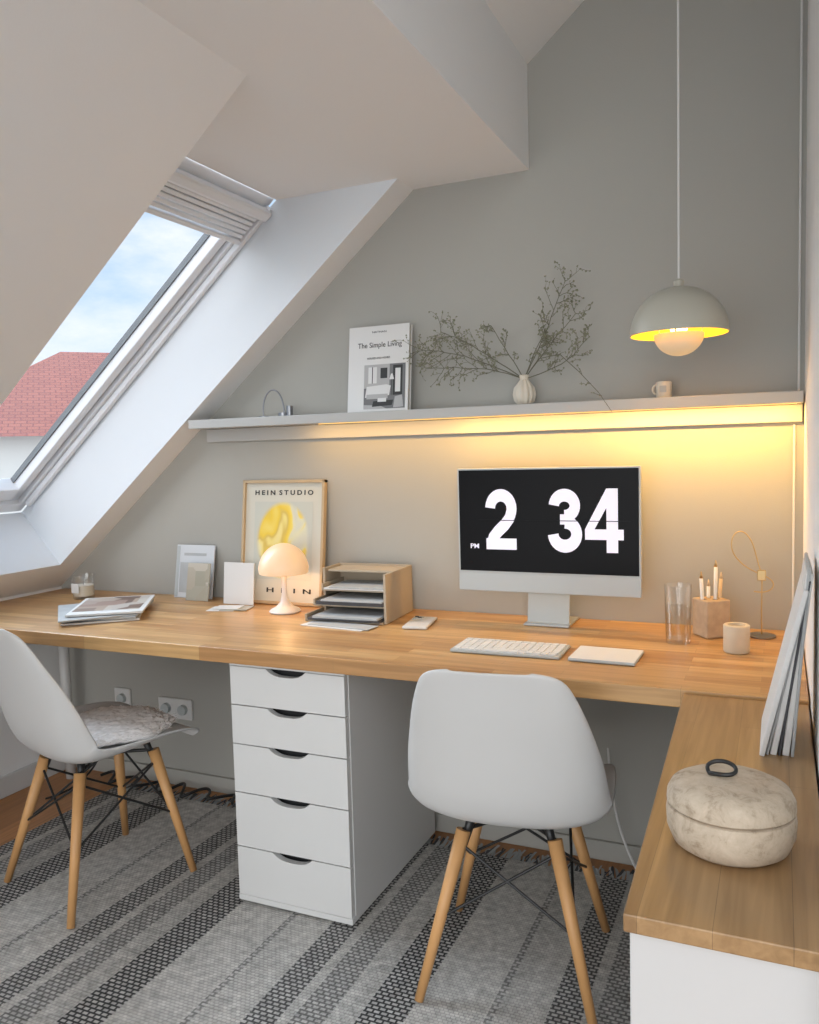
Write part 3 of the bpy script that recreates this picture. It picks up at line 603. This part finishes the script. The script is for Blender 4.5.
# ------------------------------------------------------------------ PENDANT
pd=root('pendant_lamp',(-.222,-.35,1.520))
pr=[]
for k in range(17):
    a=k/16*math.pi/2; pr.append((.114*math.cos(a)**.95 if k<16 else .006,.112*math.sin(a)))
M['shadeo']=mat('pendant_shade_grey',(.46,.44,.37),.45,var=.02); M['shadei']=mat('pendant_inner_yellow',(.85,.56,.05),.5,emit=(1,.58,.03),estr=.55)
lathe('outer_shade',pr,M['shadeo'],pd,seg=64)
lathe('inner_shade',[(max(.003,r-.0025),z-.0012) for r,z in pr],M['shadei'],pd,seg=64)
lathe('rim',[(.114,0),(.1115,-.001),(.114,.003)],M['shadeo'],pd,seg=64)
pl=[]
for k in range(13):
    a=k/12*math.pi/2; pl.append((.058*math.cos(a) if k<12 else 0,.0-.052*math.sin(a)))
M['shadel']=mat('pendant_lower_shade',(.60,.52,.40),.45,emit=(1,.60,.24),estr=.25)
lathe('lower_shade',pl,M['shadel'],pd,seg=48)
for k in range(3):
    a=k*2.094+.5; limb('strut_%d'%(k+1),(.055*math.cos(a),.055*math.sin(a),-.002),(.075*math.cos(a),.075*math.sin(a),.082),.0015,.0015,M['shadeo'],pd,8)
lathe('bulb',[(0,.0),(.018,.004),(.024,.022),(.018,.04),(.012,.055),(.012,.09)],emis('bulb_glow',(1,.78,.45),4),pd,seg=24)
lathe('cap',[(.012,.108),(.012,.125),(.006,.130),(0,.130)],M['shadeo'],pd,seg=24)
zt=zu(-.222)-1.520
tube('cord',[(0,0,.125),(0,0,zt-.01)],.0025,M['cable'],pd,spline='POLY'); lathe('ceiling_rose',[(0,zt-.03),(.03,zt-.03),(.045,zt+.0),(0,zt)],M['white'],pd,seg=24)
point('pendant_bulb_light',(0,0,.05),2.2,(1,.64,.24),.03,pd)
# ------------------------------------------------------------------ CABLES, OUTLETS
tube('wall_cable',[(.036,-.006,.745),(.036,-.006,1.30)],.003,M['cable'],spline='POLY')
tube('wall_cable.001',[(.046,-.006,1.39),(.046,-.006,2.98)],.003,M['cable'],spline='POLY')
def outlet(name,x,n,z):
    o=root(name,(x,-.001,z))
    box('plate',-.040*n,.040*n,-.010,0,-.04,.04,M['white'],o,bevel=.004)
    for k in range(n):
        cx=-.04*n+.04+.08*k
        lathe('socket_%d'%(k+1),[(.021,0),(.021,-.002),(.0195,-.0015),(.0185,.012),(0,.012)],M['chin'],o,(cx,-.0112,0),24,rot=(math.radians(90),0,0))
        for q in (-.009,.009): lathe('pin_hole_%d%s'%(k+1,'a' if q<0 else 'b'),[(0,.0),(.0028,.0)],M['dark'],o,(cx+q,-.0117,0),10,rot=(math.radians(90),0,0))
outlet('wall_outlet',-2.10,2,.30); outlet('wall_outlet.001',-2.36,1,.315)
tube('power_cable',[(-.46,-.03,.36),(-.45,-.05,.2),(-.40,-.06,.06),(-.36,-.10,.017),(-.30,-.16,.016),(-.28,-.25,.016),(-.33,-.33,.016),(-.30,-.42,.016),(-.22,-.5,.016)],.004,M['cable'])
pts=[]
for i in range(60):
    t=i/59; pts.append((-2.42+.86*t,-.085+.045*math.sin(t*47),.022+.006*math.sin(t*61)))
tube('black_extension_cable',pts,.0055,M['black'])
tube('black_extension_cable.001',[(-2.37,-.03,.30),(-2.39,-.06,.20),(-2.44,-.07,.08),(-2.46,-.10,.03),(-2.44,-.22,.006),(-2.48,-.30,.006)],.004,M['black'])
# ------------------------------------------------------------------ WORLD + LIGHTS
wd=bpy.data.worlds.new('sky'); bpy.context.scene.world=wd; wd.use_nodes=True; nt=wd.node_tree; L=nt.links.new
bg=nt.nodes['Background']; tc=N(nt,'ShaderNodeTexCoord'); sp=N(nt,'ShaderNodeSeparateXYZ'); L(tc.outputs['Generated'],sp.inputs[0])
gr=N(nt,'ShaderNodeValToRGB'); e=gr.color_ramp.elements; e[0].position=.0; e[0].color=(.50,.60,.68,1); e[1].position=.5; e[1].color=(.17,.34,.60,1)
L(sp.outputs['Z'],gr.inputs[0])
mp=N(nt,'ShaderNodeMapping'); mp.inputs['Scale'].default_value=(1,1,2.4); L(tc.outputs['Generated'],mp.inputs[0])
no=N(nt,'ShaderNodeTexNoise'); no.inputs['Scale'].default_value=4.2; no.inputs['Detail'].default_value=8; no.inputs['Roughness'].default_value=.58; L(mp.outputs[0],no.inputs['Vector'])
cr=N(nt,'ShaderNodeValToRGB'); cr.color_ramp.elements[0].position=.40; cr.color_ramp.elements[1].position=.66; L(no.outputs['Fac'],cr.inputs[0])
mx=N(nt,'ShaderNodeMix',data_type='RGBA'); L(cr.outputs[0],mx.inputs[0]); L(gr.outputs[0],mx.inputs[6]); mx.inputs[7].default_value=(.66,.68,.70,1)
L(mx.outputs[2],bg.inputs['Color']); bg.inputs['Strength'].default_value=1.6
def sun(name,dirv,st,col,ang):
    l=bpy.data.lights.new(name,'SUN'); l.energy=st; l.color=col; l.angle=math.radians(ang)
    o=bpy.data.objects.new(name,l); COL.objects.link(o); o.rotation_euler=Vector(dirv).to_track_quat('-Z','Y').to_euler(); o.location=(-6,-3,8); return o
sun('overcast_sky_light',(.78,-.12,-.58),8.0,(.78,.89,1),60)
sun('rear_fill_sun',(.0,.86,-.42),3.2,(1,.975,.94),80)  # added fill sun, brightens the room through the left-open rear
# ------------------------------------------------------------------ CAMERA
f=825.0
vY=Vector((370,-72,f)).normalized(); vX=-Vector((-1840,-12,f)).normalized(); vX=(vX-vX.dot(vY)*vY).normalized(); vZ=vX.cross(vY)
right=Vector((vX.x,vY.x,vZ.x)); down=Vector((vX.y,vY.y,vZ.y)); fwd=Vector((vX.z,vY.z,vZ.z))
cam=bpy.data.cameras.new('camera'); co=bpy.data.objects.new('camera',cam); COL.objects.link(co)
co.matrix_world=Matrix.Translation((0,-2.45,1.26))@Matrix((right,-down,-fwd)).transposed().to_4x4()
cam.sensor_fit='VERTICAL'; cam.sensor_height=36; cam.lens=f/1024*36; cam.clip_start=.01; cam.clip_end=200
bpy.context.scene.camera=co
try:
    bpy.context.scene.view_settings.view_transform='Standard'
except Exception: pass
